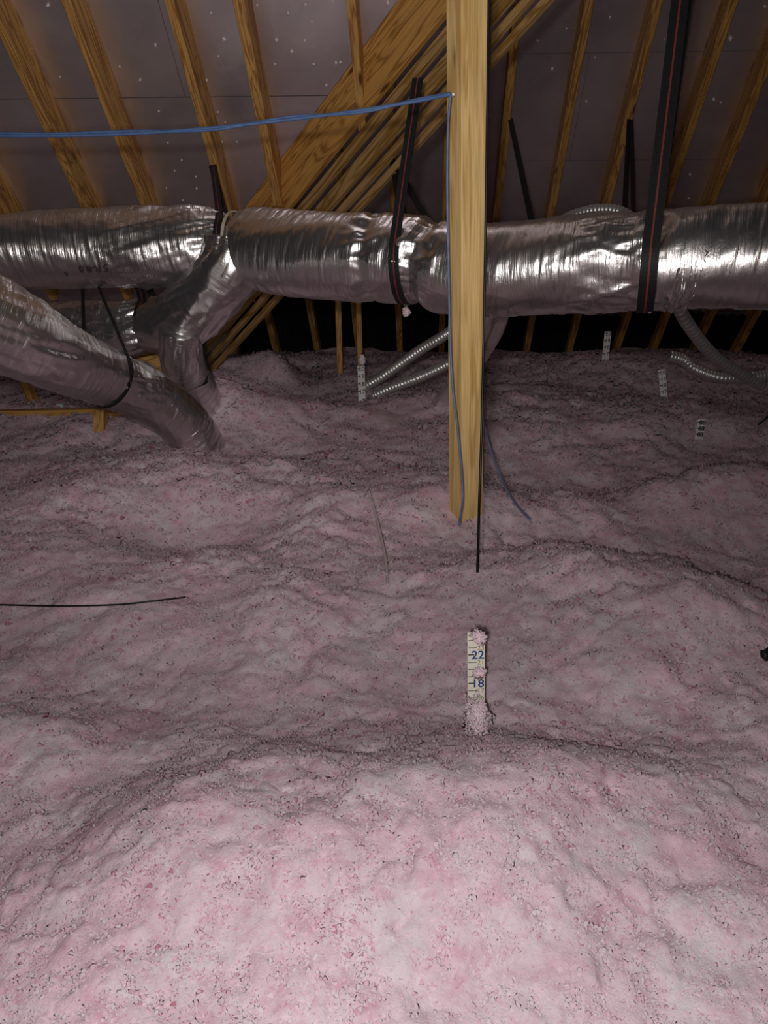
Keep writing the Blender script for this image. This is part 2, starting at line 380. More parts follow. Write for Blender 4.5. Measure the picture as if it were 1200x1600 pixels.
# small fluffs of wool heaped over the surface, each a jagged little lump
def fluff_mat():
    m, nt, b = newmat('pink_wool_fluff')
    at = N(nt, 'ShaderNodeAttribute', attribute_name='tint'); an = N(nt, 'ShaderNodeAttribute', attribute_name='lie')
    ge = N(nt, 'ShaderNodeNewGeometry')
    sc_ = N(nt, 'ShaderNodeVectorMath', operation='SCALE'); sc_.inputs['Scale'].default_value = 0.22; nt.links.new(ge.outputs['Normal'], sc_.inputs[0])
    ad = N(nt, 'ShaderNodeVectorMath', operation='ADD'); nt.links.new(sc_.outputs[0], ad.inputs[0]); nt.links.new(an.outputs['Vector'], ad.inputs[1])
    nn = N(nt, 'ShaderNodeVectorMath', operation='NORMALIZE'); nt.links.new(ad.outputs[0], nn.inputs[0]); nt.links.new(nn.outputs[0], b.inputs['Normal'])
    nt.links.new(at.outputs['Color'], b.inputs['Base Color'])
    b.inputs['Roughness'].default_value = 1.0; b.inputs['Specular IOR Level'].default_value = 0.05
    tr = N(nt, 'ShaderNodeBsdfTranslucent'); nt.links.new(at.outputs['Color'], tr.inputs['Color'])
    ms = N(nt, 'ShaderNodeMixShader'); ms.inputs[0].default_value = 0.12
    nt.links.new(b.outputs[0], ms.inputs[1]); nt.links.new(tr.outputs[0], ms.inputs[2]); nt.links.new(ms.outputs[0], nt.nodes['Material Output'].inputs[0])
    return m
M['fluff'] = fluff_mat()
octa = np.array([(1, 0, 0), (-1, 0, 0), (0, 1, 0), (0, -1, 0), (0, 0, 1), (0, 0, -1)], float)
otri = np.array([(0, 2, 4), (2, 1, 4), (1, 3, 4), (3, 0, 4), (2, 0, 5), (1, 2, 5), (3, 1, 5), (0, 3, 5)])
pal = np.array([(0.83, 0.63, 0.69), (0.83, 0.70, 0.74), (0.83, 0.57, 0.65), (0.75, 0.45, 0.53), (0.62, 0.27, 0.35)])
def fluff_obj(name, pos, size, nv, u):
    """one mesh of jagged wool lumps at pos (n,3); nv = lie of the surface they sit on; u picks the tint"""
    n = len(pos)
    a = rng.uniform(0, 2 * np.pi, n); c_, s_ = np.cos(a), np.sin(a)
    loc = octa[None] * rng.uniform(0.55, 1.5, (n, 6, 1)) * size[:, None, None] + rng.normal(0, 0.25, (n, 6, 3)) * size[:, None, None]
    V = np.empty((n, 6, 3)); V[..., 0] = loc[..., 0] * c_[:, None] - loc[..., 1] * s_[:, None]; V[..., 1] = loc[..., 0] * s_[:, None] + loc[..., 1] * c_[:, None]; V[..., 2] = loc[..., 2] * 0.8
    V += pos[:, None, :]
    tri = (otri[None] + (np.arange(n) * 6)[:, None, None]).reshape(-1).astype(np.int32)
    me = bpy.data.meshes.new(name)
    me.vertices.add(n * 6); me.vertices.foreach_set('co', V.astype(np.float32).ravel())
    me.loops.add(len(tri)); me.loops.foreach_set('vertex_index', tri)
    me.polygons.add(n * 8); me.polygons.foreach_set('loop_start', np.arange(0, len(tri), 3, dtype=np.int32))
    me.polygons.foreach_set('use_smooth', np.ones(n * 8, dtype=bool))
    me.update(calc_edges=True); me.materials.append(M['fluff'])
    pick = np.select([u < 0.34, u < 0.66, u < 0.93, u < 1.10], [1, 0, 2, 3], 4)
    pick = np.where((pick == 4) & (rng.random(n) < 0.4), 2, pick)
    tint = np.ones((n, 6, 4), np.float32); tint[..., :3] = (pal[pick] * rng.uniform(0.97, 1.10, (n, 1)))[:, None, :]
    na = me.attributes.new('lie', 'FLOAT_VECTOR', 'POINT'); na.data.foreach_set('vector', np.repeat(nv, 6, 0).astype(np.float32).ravel())
    ca = me.color_attributes.new('tint', 'FLOAT_COLOR', 'POINT'); ca.data.foreach_set('color', tint.ravel())
    o = bpy.data.objects.new(name, me); col.objects.link(o); o['kind'] = 'stuff'
    return o
NK = 205000
ky = np.exp(rng.uniform(np.log(0.62), np.log(11.0), NK)); kx = rng.uniform(-1, 1, NK) * (0.6 * ky + 0.45)
dens = noise2(kx * 5, ky * 5, 71) * 0.5 + noise2(kx * 13, ky * 13, 72) * 0.5
ksz = (0.0017 + 0.0042 * rng.random(NK) ** 3 + 0.0014 * np.clip(dens, 0, 1)) * (0.52 + 0.60 * ky)
kz = height(kx, ky, 0.012 + 0 * kx) + ksz * np.where(rng.random(NK) < 0.05, rng.uniform(0.1, 0.6, NK), rng.uniform(-0.80, 0.05, NK))
tone = noise2(kx * 4.5, ky * 4.5, 73) * 0.6 + noise2(kx * 16, ky * 16, 74) * 0.5
e_ = 0.03; sp_ = 0.05 + 0 * kx
gx_ = (height(kx + e_, ky, sp_) - height(kx - e_, ky, sp_)) / (2 * e_); gy_ = (height(kx, ky + e_, sp_) - height(kx, ky - e_, sp_)) / (2 * e_)
nv = np.stack([-gx_ * 0.65, -gy_ * 0.65, np.ones(NK)], -1); nv /= np.linalg.norm(nv, axis=1)[:, None]
flf = fluff_obj('wool_fluff', np.stack([kx, ky, kz], -1), ksz, nv, rng.random(NK) + tone * 0.35)
flf.parent = wool
def fluff_pile(name, label, centre, rx, ry, rz, n, sz):
    """a wad of the same wool, its lumps packed through an uneven ellipsoid"""
    d_ = rng.normal(0, 1, (n, 3)); d_ /= np.linalg.norm(d_, axis=1)[:, None]
    r_ = rng.random(n) ** 0.4 * (0.8 + 0.35 * noise2(d_[:, 0] * 2 + d_[:, 2] * 2.3, d_[:, 1] * 2 - d_[:, 2] * 1.7, 40 + n))
    p_ = d_ * r_[:, None] * np.array([rx, ry, rz])
    nv_ = d_ + np.array([0, -0.2, 0.3]); nv_ /= np.linalg.norm(nv_, axis=1)[:, None]
    o = fluff_obj(name, p_, sz * rng.uniform(0.6, 1.5, n), nv_, rng.random(n) * 0.75)
    o.location = centre; del o['kind']
    o['label'] = label; o['category'] = 'insulation'; o['kind'] = 'stuff'
    return o

# ceiling boards below the insulation
fl = board('floor', (-8.5, 4.3, -0.02), (8.5, 4.3, -0.02), 14.2, 0.02, (0, 0, 1), M['drywall'], 0)
tag(fl, 'flat ceiling boards under the insulation', 'floor', kind='structure')

wb = board('wall_back_reflector', (-8.5, -2.75, 0.0), (8.5, -2.75, 0.0), 0.05, 6.5, (0, 0, 1), M['wood_ply'], 0)  # unseen wall added so the ducts mirror brown board instead of black
tag(wb, 'unseen board wall added behind the viewpoint for the ducts to reflect', 'wall', kind='structure')

# ------------------------------------------------------------------ roof planes
D = Vector((0.05, 0.753, -0.855)).normalized()       # down the slope
XR = Vector((D.y, -D.x, 0)).normalized()             # along the eave
NO = XR.cross(D).normalized()
if NO.z < 0: NO = -NO                                # outward, up through the deck
RH = 0.25; RW = 0.066
qL = PD(600, 320, 4.6); qR = PD(600, 320, 6.5)
qLd = qL + NO * RH; qRd = qR + NO * RH
def ab(p, q):
    r = p - q; return r.dot(XR), r.dot(D)
# valley beam line on the left deck
A0 = hit(378, 330, qLd, NO); B0 = hit(622, 0, qLd, NO)
bd = (B0 - A0).normalized()
a0, b0 = ab(A0, qLd); a1, b1 = ab(B0, qLd)
def clip_left(poly, a0, b0, a1, b1):
    def side(p): return (p[0] - a0) * (b1 - b0) - (p[1] - b0) * (a1 - a0)
    ref = side((-50.0, 0.0)); sg = 1 if ref > 0 else -1
    out = []
    for i in range(len(poly)):
        p, q = poly[i], poly[(i + 1) % len(poly)]; sp, sq = side(p) * sg, side(q) * sg
        if sp >= 0: out.append(p)
        if sp * sq < 0:
            t = sp / (sp - sq); out.append((p[0] + (q[0] - p[0]) * t, p[1] + (q[1] - p[1]) * t))
    return out
def panel(poly, q, parent):
    T = 0.014
    lo = [q + XR * a + D * b for a, b in poly]; hi = [p + NO * T for p in lo]
    n = len(poly)
    fs = [tuple(range(n)), tuple(range(2 * n - 1, n - 1, -1))] + [(i, i + n, (i + 1) % n + n, (i + 1) % n) for i in range(n)]
    return meshobj('deck_panel', lo + hi, fs, M['deck'], parent)
def deck(name, q, seam, a_lo, a_hi, b_lo, b_hi, aoff, clip=None):
    root = bpy.data.objects.new(name, None); col.objects.link(root); root['kind'] = 'structure'
    PH, PW, G = 1.22, 2.44, 0.004
    r0 = math.floor((b_lo - seam) / PH); r1 = math.ceil((b_hi - seam) / PH)
    for r in range(r0, r1):
        t, bt = max(b_lo, seam + r * PH + G), min(b_hi, seam + (r + 1) * PH - G)
        if bt - t < 0.05: continue
        sh = aoff + (PW / 2 if r % 2 else 0)
        c0 = math.floor((a_lo - sh) / PW); c1 = math.ceil((a_hi - sh) / PW)
        for c in range(c0, c1):
            l, rr = max(a_lo, sh + c * PW + G / 2), min(a_hi, sh + (c + 1) * PW - G / 2)
            if rr - l < 0.05: continue
            poly = [(l, t), (rr, t), (rr, bt), (l, bt)]
            if clip: poly = clip_left(poly, *clip)
            if len(poly) >= 3: panel(poly, q, root)
    return root
seamL = ab(hit(450, 150, qLd, NO), qLd)[1]; seamR = ab(hit(1000, 250, qRd, NO), qRd)[1]
bfloorL = (qLd.z - Z0 + 0.25) / -D.z; bfloorR = (qRd.z - Z0 + 0.2) / -D.z
deckL = deck('ceiling', qLd, seamL, -6.0, 4.0, -4.2, bfloorL, -0.3, (a0, b0, a1, b1))
tag(deckL, 'foil-faced roof sheathing sloping behind the blue wire', 'roof deck')
deckR = deck('ceiling', qRd, seamR, -4.6, 8.0, -5.5, bfloorR, 0.9)
tag(deckR, 'dim foil-faced roof sheathing behind the long silver duct', 'roof deck')

# ------------------------------------------------------------------ rafters
def rafter(px0, row0, px1, row1, q, label, group, ext_up, ext_dn, wd=RW):
    p = hit(px0, row0, q, NO); r = hit(px1, row1, q, NO); dr = (r - p).normalized()
    o = board('rafter', p - dr * ext_up, r + dr * ext_dn, wd, RH, NO, M['wood_rafter'])
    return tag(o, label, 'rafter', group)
def line_x(x0, row, vp=(660, 1455)): return x0 + (vp[0] - x0) * row / vp[1]
gl = 'rafters over the left ducts'
for x0, dn in ((-190, 1.15), (-20, 1.15), (102, 1.15), (264, 1.15)):
    rafter(x0, 0, line_x(x0, 320, (667, 1470)), 320, qL, 'amber pine rafter carrying the black strap of the duct joint' if x0 == 264 else 'amber pine rafter running down under foil sheathing behind the branching ducts', gl, 2.2, dn)
for k, (x0, px1, row1, lab) in enumerate(((372, 434, 322, 'short pine jack rafter with dark wavy grain butting the lower valley beam'),
                         (548, 566, 205, 'slim pale jack rafter ending halfway up the face of the valley beam'))):
    rafter(x0, 0, px1, row1, qL, lab, None, 2.2, 0.0, 0.06 if k else 0.075)
gr = 'rafters behind the long duct'
xs320 = [778, 864, 948, 1040, 1112, 1194, 1276, 1358, 697, 616, 535, 454, 373, 292]
for x3 in xs320:
    v = (660, 1455); x0 = (x3 - v[0] * 320 / v[1]) / (1 - 320 / v[1])
    up = 2.0 if x3 > 700 else (0.0 if x3 > 600 else -1.1)
    if x3 == 778: up = -0.15
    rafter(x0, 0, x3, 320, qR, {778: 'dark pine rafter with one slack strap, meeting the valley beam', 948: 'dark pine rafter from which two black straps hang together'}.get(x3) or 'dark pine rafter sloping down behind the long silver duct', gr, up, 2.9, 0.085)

# ------------------------------------------------------------------ valley beam of stacked plies
nh = Vector((-bd.y, bd.x, 0)).normalized()
if nh.y < 0: nh = -nh
beam = empty('valley_beam', A0, 'thick built-up pine valley beam of several stepped planks running diagonally', 'beam')
drop = [0.43, 0.54, 0.70, 0.78, 0.86]; TH = 0.055
bl0 = A0 - bd * 2.6; bl1 = B0 + bd * 1.9
for i, dp in enumerate(drop):
    off = nh * (TH * (i + 0.5) + 0.01 * i)
    k_ = bd.to_2d().length
    h_ = dp * k_ if i == 0 else (dp - drop[i - 1] - (0.026 if i in (1, 2) else 0.016)) * k_
    o = board('plank', bl0 + off, bl1 + off, TH, h_, (0, 0, 1), M['wood_beam'] if i in (0,) else M['wood_ply'], 0.004, -dp * k_)
    unparent_offset(o, beam)

# ------------------------------------------------------------------ post
pb = PD(728, 785, 3.18); pt = PD(729.5, 0, 2.57)
ax = (pt - pb).normalized()
WP = plen(39, 3.18)
yaw = math.radians(27)
fdir = Vector((math.sin(yaw) * -1, math.cos(yaw), 0))      # normal pointing away from the viewer
side = Vector((math.cos(yaw), math.sin(yaw), 0))
def post_board(): 
    A = pb - ax * 1.05; B = pt + ax * 1.35
    x = (B - A).normalized(); z = (fdir - x * fdir.dot(x)).normalized(); y = z.cross(x)
    me = boxmesh('post', (B - A).length, WP, WP * 0.95, 0.004, -WP * 0.475); me.materials.append(M['wood_post'])
    o = bpy.data.objects.new('post', me); col.objects.link(o)
    m = Matrix((x, y, z)).transposed().to_4x4(); m.translation = A; o.matrix_world = m
    return o
post = tag(post_board(), 'upright square pine post standing in the insulation with a blue wire stapled to it', 'post')

# ------------------------------------------------------------------ ducts
DUCTS = {}
def duct(name, ctrl, label, cat, pinches=(), n=260, nang=88, mat='duct', group=None, seed=0, wr=1.0, dents=()):
    """ctrl: (px, row, depth, radius px); pinches: (t 0..1, width m, depth frac)"""
    P = [tuple(PD(a, b, d)) + (plen(r, d),) for a, b, d, r in ctrl]
    K = catmull(P, n); C = K[:, :3]; R = K[:, 3].copy()
    seg = np.linalg.norm(np.diff(C, axis=0), axis=1); s = np.concatenate([[0], np.cumsum(seg)]); Ltot = s[-1]
    pin = np.zeros(n)
    for t, wd, dep in pinches:
        g = np.exp(-((s - t * Ltot) / wd) ** 2); R *= 1 - dep * g
        pin = np.maximum(pin, np.exp(-((s - t * Ltot) / (wd * 2.6)) ** 2))
    pinf = lambda SS: np.interp(SS, s, pin)
    def disp(SS, THH, RR):
        cx, cy = np.cos(THH), np.sin(THH)
        def nz(fs, ft, sd):     # periodic in theta by using cos/sin as noise axes
            return noise2(SS * fs + cx * ft, cy * ft + SS * fs * 0.37 + 9.3, sd + seed)
        d = 0.010 * nz(2.0, 1.6, 1) + 0.0035 * nz(14, 2.2, 2) + 0.0022 * nz(45, 2.0, 3)
        k = pinf(SS)
        lon = 1 - 2 * np.abs(noise2(THH * 7 / (2 * np.pi) * 3 + SS * 3.0, SS * 2.5, 5 + seed))
        lon2 = 1 - 2 * np.abs(noise2(np.cos(THH) * 6 - SS * 5.0, np.sin(THH) * 6 + SS * 4, 6 + seed))
        d = d + k * (0.010 * lon + 0.009 * lon2) * wr
        d = d + wr * 0.0045 * (1 - 2 * np.abs(nz(6, 4.5, 7))) * np.clip(nz(1.7, 1.0, 8) + 0.25, 0, 1)
        for t_, th_, dep, ws, wt in dents:
            d = d - dep * np.exp(-((SS - t_ * Ltot) / ws) ** 2 - ((THH - th_) / wt) ** 2)
        return d
    v, f, uv, info = sweep(C, R, nang, disp)
    o = meshobj(name, v, f, M[mat], None, True, uv)
    if label: tag(o, label, cat, group)
    info['o'] = o; info['L'] = Ltot; DUCTS[label or name] = info
    return o, info
dM, iM = duct('insulated_duct', [(1330, 398, 2.95, 83), (1200, 402, 3.05, 80), (1110, 404, 3.12, 77), (1015, 409, 3.2, 75), (900, 415, 3.32, 73), (790, 423, 3.44, 70), (700, 419, 3.55, 70), (640, 407, 3.64, 66), (560, 402, 3.74, 66), (470, 397, 3.86, 65), (400, 391, 3.98, 61), (376, 390, 4.02, 54)],
     'long wrinkled silver foil duct slung across the attic behind the wooden post', 'duct',
     [(0.285, 0.05, 0.05), (0.335, 0.05, 0.0), (0.615, 0.06, 0.16), (0.715, 0.05, 0.07), (1.0, 0.05, 0.12)], n=640, nang=110, seed=3, dents=((0.246, 5.62, 0.06, 0.05, 0.26), (0.25, 5.25, 0.035, 0.03, 0.2)))
dL, iL = duct('insulated_duct', [(-160, 400, 4.02, 57), (0, 394, 4.08, 57), (120, 390, 4.12, 58), (220, 387, 4.12, 59), (300, 384, 4.12, 60), (340, 383, 4.12, 55), (352, 384, 4.12, 42)],
     'straight silver foil duct with printed rating meeting the long duct at a black strap', 'duct', [(0.98, 0.14, 0.06), (0.75, 0.1, 0.0)], n=320, seed=20, wr=1.15)
dW, iW = duct('duct_elbow', [(368, 384, 3.98, 48), (360, 418, 3.99, 48), (332, 456, 4.08, 47), (298, 488, 4.2, 48), (268, 508, 4.32, 45), (243, 508, 4.4, 42)],
     'crumpled silver foil elbow dropping from the duct joint', 'duct', [(0.0, 0.1, 0.0), (0.5, 0.1, 0), (1.0, 0.1, 0)], n=150, seed=31)
dS, iS = duct('duct_stub', [(238, 501, 4.42, 36), (205, 512, 4.42, 40), (165, 512, 4.46, 39), (120, 508, 4.5, 38), (60, 512, 4.52, 38)],
     'short silver duct piece strapped to the elbow and running behind the slanting duct', 'duct', [(0.05, 0.12, 0.05), (0.4, 0.1, 0)], n=140, seed=44, wr=1.3)
dV, iV = duct('duct_drop', [(282, 512, 4.14, 33), (283, 540, 4.22, 32), (288, 575, 4.36, 33), (302, 612, 4.52, 37), (312, 648, 4.68, 38), (318, 690, 4.85, 36)],
     'silver duct dropping from the elbow straight down into the insulation', 'duct', [(0.12, 0.06, 0.06), (0.8, 0.1, 0.0)], n=120, seed=57)
dQ, iQ = duct('insulated_duct', [(-150, 430, 2.80, 80), (-60, 480, 2.95, 74), (30, 528, 3.15, 64), (110, 566, 3.45, 52), (172, 592, 3.75, 46), (235, 622, 4.0, 43), (288, 662, 4.2, 40), (325, 725, 4.38, 38)],
     'slanting silver duct descending into the insulation below the straight duct', 'duct', [(0.62, 0.10, 0.06), (0.2, 0.2, 0)], n=320, seed=63)
# pipe behind the post
dP, iP = duct('insulated_duct', [(775, 470, 3.62, 18), (772, 500, 3.75, 19), (752, 545, 4.2, 17), (722, 590, 4.7, 15), (690, 628, 5.1, 13), (668, 652, 5.3, 12)],
     'slim silver pipe running down behind the post into the insulation', 'duct', n=100, nang=40, seed=70)

# cream tie round the joint of the long duct
def ring(name, C, axis, R, wd, th, mat, a_from=0, a_to=2 * math.pi, n=56, tilt=None):
    axis = Vector(axis).normalized(); e2 = (Vector((0, 0, 1)) - axis * axis.z).normalized(); e1 = axis.cross(e2)
    vs = []; fs = []
    for i in range(n):
        a = a_from + (a_to - a_from) * i / (n - 1)
        rr = e1 * math.cos(a) + e2 * math.sin(a)
        for da, dr in ((-wd / 2, 0), (wd / 2, 0), (wd / 2, th), (-wd / 2, th)):
            vs.append(C + rr * (R + dr) + axis * da)
    for i in range(n - 1):
        for j in range(4):
            k = (j + 1) % 4; fs.append((i * 4 + j, i * 4 + k, i * 4 + 4 + k, i * 4 + 4 + j))
    fs += [(3, 2, 1, 0), tuple((n - 1) * 4 + j for j in range(4))]
    return meshobj(name, vs, fs, mat)
tie = ring('cable_tie', PD(371, 388, 4.03), (1, -0.25, 0.05), plen(53, 4.03), 0.016, 0.012, M['cream'])
tag(tie, 'cream plastic tie around the crimped end of the long duct', 'cable tie')

# ------------------------------------------------------------------ hanger straps
def strap(C, axis, R, Hf, Hb, wd, label, group=None, stripe=True, th=0.004, name='hanger_strap'):
    C = Vector(C); axis = Vector(axis).normalized()
    e2 = (Vector((0, 0, 1)) - axis * axis.z).normalized(); e1 = axis.cross(e2)
    if e1.y < 0: e1 = -e1          # away from the viewer
    def loc(p):
        r = Vector(p) - C; return r.dot(axis), r.dot(e1), r.dot(e2)
    af, yf, zf = loc(Hf); ab_, yb, zb = loc(Hb)
    Df = math.hypot(yf, zf); Db = math.hypot(yb, zb)
    angf = math.atan2(zf, yf) + math.acos(min(1, R / Df)); angb = math.atan2(zb, yb) - math.acos(min(1, R / Db)) + 2 * math.pi
    pts = []
    tf = (math.cos(angf) * R, math.sin(angf) * R)
    for i in range(12):
        t = i / 12; pts.append((af * (1 - t), yf + (tf[0] - yf) * t, zf + (tf[1] - zf) * t))
    for i in range(40):
        a = angf + (angb - angf) * i / 39; pts.append((0, math.cos(a) * R, math.sin(a) * R))
    tb = (math.cos(angb) * R, math.sin(angb) * R)
    for i in range(1, 13):
        t = i / 12; pts.append((ab_ * t, tb[0] + (yb - tb[0]) * t, tb[1] + (zb - tb[1]) * t))
    pts3 = [C + axis * a + e1 * b + e2 * c for a, b, c in pts]
    base = min(pts3, key=lambda p: p.z)
    def ribbon(nm, w_, o0, o1, mat, parent=None):
        vs, fs = [], []
        n = len(pts3)
        for i, p in enumerate(pts3):
            t = (pts3[min(n - 1, i + 1)] - pts3[max(0, i - 1)]).normalized()
            wdir = (axis - t * axis.dot(t)).normalized(); nn = t.cross(wdir).normalized()
            # outward = away from the duct centre
            r = p - C; r = r - axis * r.dot(axis)
            if nn.dot(r) < 0: nn = -nn
            for s_, q_ in ((-1, o0), (1, o0), (1, o1), (-1, o1)):
                vs.append(p + wdir * (s_ * w_ / 2) + nn * q_)
        for i in range(n - 1):
            for j in range(4):
                k = (j + 1) % 4; fs.append((i * 4 + j, i * 4 + k, i * 4 + 4 + k, i * 4 + 4 + j))
        fs += [(3, 2, 1, 0), tuple((n - 1) * 4 + j for j in range(4))]
        return meshobj(nm, vs, fs, mat, parent)
    o = ribbon(name, wd, 0.0, th, M['strap'])
    tag(o, label, 'strap', group)
    if stripe: ribbon('red_stripe', wd * 0.11, th * 0.5, th + 0.0012, M['stripe'], o)
    return o
# long duct, over the valley beam
cs = PD(635, 407, 3.64)
strap(cs, (1, -0.33, 0.02), plen(66, 3.64) + 0.002, PD(653, 122, 3.45), PD(615, 250, 4.35), plen(17, 3.5), 'black strap with red stripe slung from the valley beam around the long duct')
# long duct, right of the post
cs2 = PD(1013, 409, 3.2)
strap(cs2, (1, -0.3, 0.03), plen(76, 3.2) + 0.004, PD(1070, -60, 3.0), PD(1080, -60, 3.25), plen(26, 3.1), 'wide black strap with red stripe holding the long duct up beside its dented section')
# joint
strap(PD(354, 384, 4.1), (1, -0.1, 0), plen(44, 4.1) + 0.03, PD(333, 258, 4.33), PD(331, 258, 4.37), plen(11, 4.1), 'black strap with red stripe cinched into the joint between two ducts')
# elbow / stub
strap(PD(238, 502, 4.41), (1, -0.35, -0.12), plen(40, 4.41) + 0.006, PD(200, 380, 4.6), PD(204, 380, 4.7), plen(13, 4.4), 'black strap with red stripe around the end of the short duct piece')
# slanting duct
strap(PD(168, 590, 3.73), iQ['T'][int(0.615 * 320)], plen(47, 3.73) + 0.004, PD(133, 400, 4.45), PD(128, 400, 4.55), plen(7, 3.75), 'thin black strap looped around the slanting duct', stripe=False)
# drop into insulation
strap(PD(300, 607, 4.5), (0.35, -0.1, -0.9), plen(44, 4.5), PD(318, 512, 4.4), PD(322, 512, 4.7), plen(5, 4.2), 'thin black loop hanging beside the vertical duct drop', stripe=False)
# straps behind the long duct
def flat_strap(p0, p1, wpx, d, label, group=None, stripe=False):
    A, B = Vector(p0), Vector(p1)
    x = (B - A); wv = x.cross(Vector((0, 1, 0))).normalized()
    o = board('hanger_strap', A, B, plen(wpx, d), 0.005, Vector((0, -1, 0)), M['strap'], 0.001)
    return tag(o, label, 'strap', group)
flat_strap(PD(797, 185, 5.8), PD(836, 372, 4.6), 9, 5.2, 'slack black strap slanting from a dark rafter behind the post')
flat_strap(PD(984, 165, 5.9), PD(974, 365, 4.6), 9, 5.2, 'black strap hanging from a dark rafter beside its twin', 'twin straps hanging from one dark rafter')
flat_strap(PD(986, 165, 5.9), PD(990, 365, 4.6), 8, 5.2, 'black strap hanging from a dark rafter beside its twin', 'twin straps hanging from one dark rafter')
flat_strap(PD(613, 250, 4.32), PD(672, 352, 3.95), 10, 4.1, 'short black strap slanting from the valley beam down behind the long duct')

# printed rating on the straight duct (upside down, as in place)
def text_mesh(name, body, size, mat, bold=0.0, align='CENTER'):
    c = bpy.data.curves.new(name, 'FONT'); c.body = body; c.size = size; c.align_x = align; c.align_y = 'CENTER'
    c.offset = bold; c.resolution_u = 3
    t = bpy.data.objects.new(name, c); col.objects.link(t)
    bpy.context.view_layer.update()
    me = bpy.data.meshes.new_from_object(t.evaluated_get(bpy.context.evaluated_depsgraph_get()))
    bpy.data.objects.remove(t); me.name = name; me.materials.clear(); me.materials.append(mat)
    return me
def wrap_print(body, px, phi, size, info, parent, name='printed_rating', flip=True, sx=1.0):
    me = text_mesh(name, body, size, M['ink'], size * 0.02)
    bm = bmesh.new(); bm.from_mesh(me)
    bmesh.ops.subdivide_edges(bm, edges=[e for e in bm.edges if e.calc_length() > 0.01], cuts=2)
    # nearest centreline index to the pixel column
    C = info['C']; k = int(np.argmin([abs((600 + F * (c[0] - CAM.x) / (((c[1] - CAM.y) * CP - (c[2] - CAM.z) * SP))) - px) for c in C]))
    s0 = info['s'][k]
    verts = parent.data.vertices; nang = len(verts) // len(C)
    VV = np.empty(len(verts) * 3); verts.foreach_get('co', VV); VV = VV.reshape(len(C), nang, 3)
    for v in bm.verts:
        x, y = v.co.x * sx, v.co.y
        if flip: x, y = -x, -y
        s = s0 + x; j = int(np.clip(np.searchsorted(info['s'], s), 1, len(C) - 1))
        c = C[j]; r = info['R'][j]
        a = phi + y / r                                   # elevation angle on the viewer's side
        out = Vector((0, -math.cos(a), math.sin(a)))
        # radius of the real surface in that direction
        rel = VV[j] - c; dr = rel @ np.array(out); rr = dr.max()
        cc = C[j - 1] + (C[j] - C[j - 1]) * ((s - info['s'][j - 1]) / (info['s'][j] - info['s'][j - 1]))
        v.co = Vector(cc) + out * (rr + 0.004)
    bm.to_mesh(me); bm.free()
    o = bpy.data.objects.new(name, me); col.objects.link(o); o.parent = parent
    return o
wrap_print('R-8.0', 155, -0.48, 0.075, iL, dL)
wrap_print('5', 180, -0.46, 0.075, iL, dL)
wrap_print('6', 118, -0.62, 0.06, iL, dL)

# ------------------------------------------------------------------ bare corrugated flex
def corr(name, ctrl, rpx, d0, label, pitch=0.030, group=None, amp=0.13):
    P = [tuple(PD(a, b, d)) for a, b, d in ctrl]
    C = catmull(P, 260); L = np.linalg.norm(np.diff(C, axis=0), axis=1).sum(); n = int(L / pitch * 6)
    C = catmull(P, max(40, n)); R = plen(rpx, d0)
    def disp(SS, THH, RR): return R * amp * (np.abs(np.sin(SS * math.pi / pitch)) ** 0.6 - 1)
    v, f, uv, _ = sweep(C, np.full(len(C), R), 20, disp)
    o = meshobj(name, v, f, M['flex'], None, True, uv)
    return tag(o, label, 'flex hose', group)
corr('flex_hose', [(745, 482, 5.3), (700, 520, 5.3), (655, 548, 5.4), (598, 588, 5.5), (570, 604, 5.55)], 8.5, 5.4, 'thin ribbed foil hose sloping from behind the post, upper of a pair', 0.032)
corr('flex_hose', [(742, 545, 5.2), (690, 574, 5.3), (650, 592, 5.35), (612, 606, 5.4), (585, 618, 5.45)], 8.5, 5.3, 'thin ribbed foil hose sloping from behind the post, lower of a pair', 0.032)
corr('flex_hose', [(1050, 455, 4.7), (1068, 495, 4.85), (1100, 540, 5.1), (1130, 568, 5.28), (1168, 590, 5.45), (1190, 602, 5.55)], 10, 5.0, 'ribbed foil hose hanging from the dented part of the long duct', 0.055, None, 0.2)
corr('flex_hose', [(1046, 556, 5.6), (1068, 562, 5.6), (1085, 576, 5.55), (1124, 590, 5.5), (1165, 590, 5.5), (1215, 584, 5.5), (1270, 580, 5.5)], 9, 5.5, 'ribbed foil hose lying curved on the insulation at the roof edge', 0.035)
corr('flex_hose', [(850, 372, 4.3), (880, 344, 4.3), (925, 329, 4.3), (965, 330, 4.3), (1000, 348, 4.3)], 9, 4.3, 'ribbed foil hose arching just above the long duct', 0.03)

# short hanging bits of foil and wool under the straps
def tuft_mesh(name, seed, sub=3, rough=0.35):
    bm = bmesh.new(); bmesh.ops.create_icosphere(bm, subdivisions=sub, radius=1.0)
    co = np.array([v.co[:] for v in bm.verts])
    n = noise2(co[:, 0] * 2.2 + co[:, 2] * 1.7 + seed, co[:, 1] * 2.2 - co[:, 2] * 1.3, seed) + 0.6 * noise2(co[:, 0] * 5 + co[:, 2] * 4, co[:, 1] * 5 + seed, seed + 1) + 0.35 * noise2(co[:, 0] * 11 + co[:, 2] * 9, co[:, 1] * 11 - co[:, 2] * 7, seed + 2)
    for v, k in zip(bm.verts, n): v.co *= 1 + rough * k
    for f in bm.faces: f.smooth = True
    me = bpy.data.meshes.new(name); bm.to_mesh(me); bm.free(); return me
tm = tuft_mesh('wool_tuft', 5); tm.materials.append(M['wool_pale'])
def tuft(loc, sc, label=None, mesh=None, parent=None, name='wool_tuft', rot=0.0):
    o = bpy.data.objects.new(name, mesh or tm); col.objects.link(o); o.location = loc; o.scale = sc; o.rotation_euler = (0, 0, rot)
    if label: tag(o, label, 'insulation')
    if parent: o.parent = parent
    return o
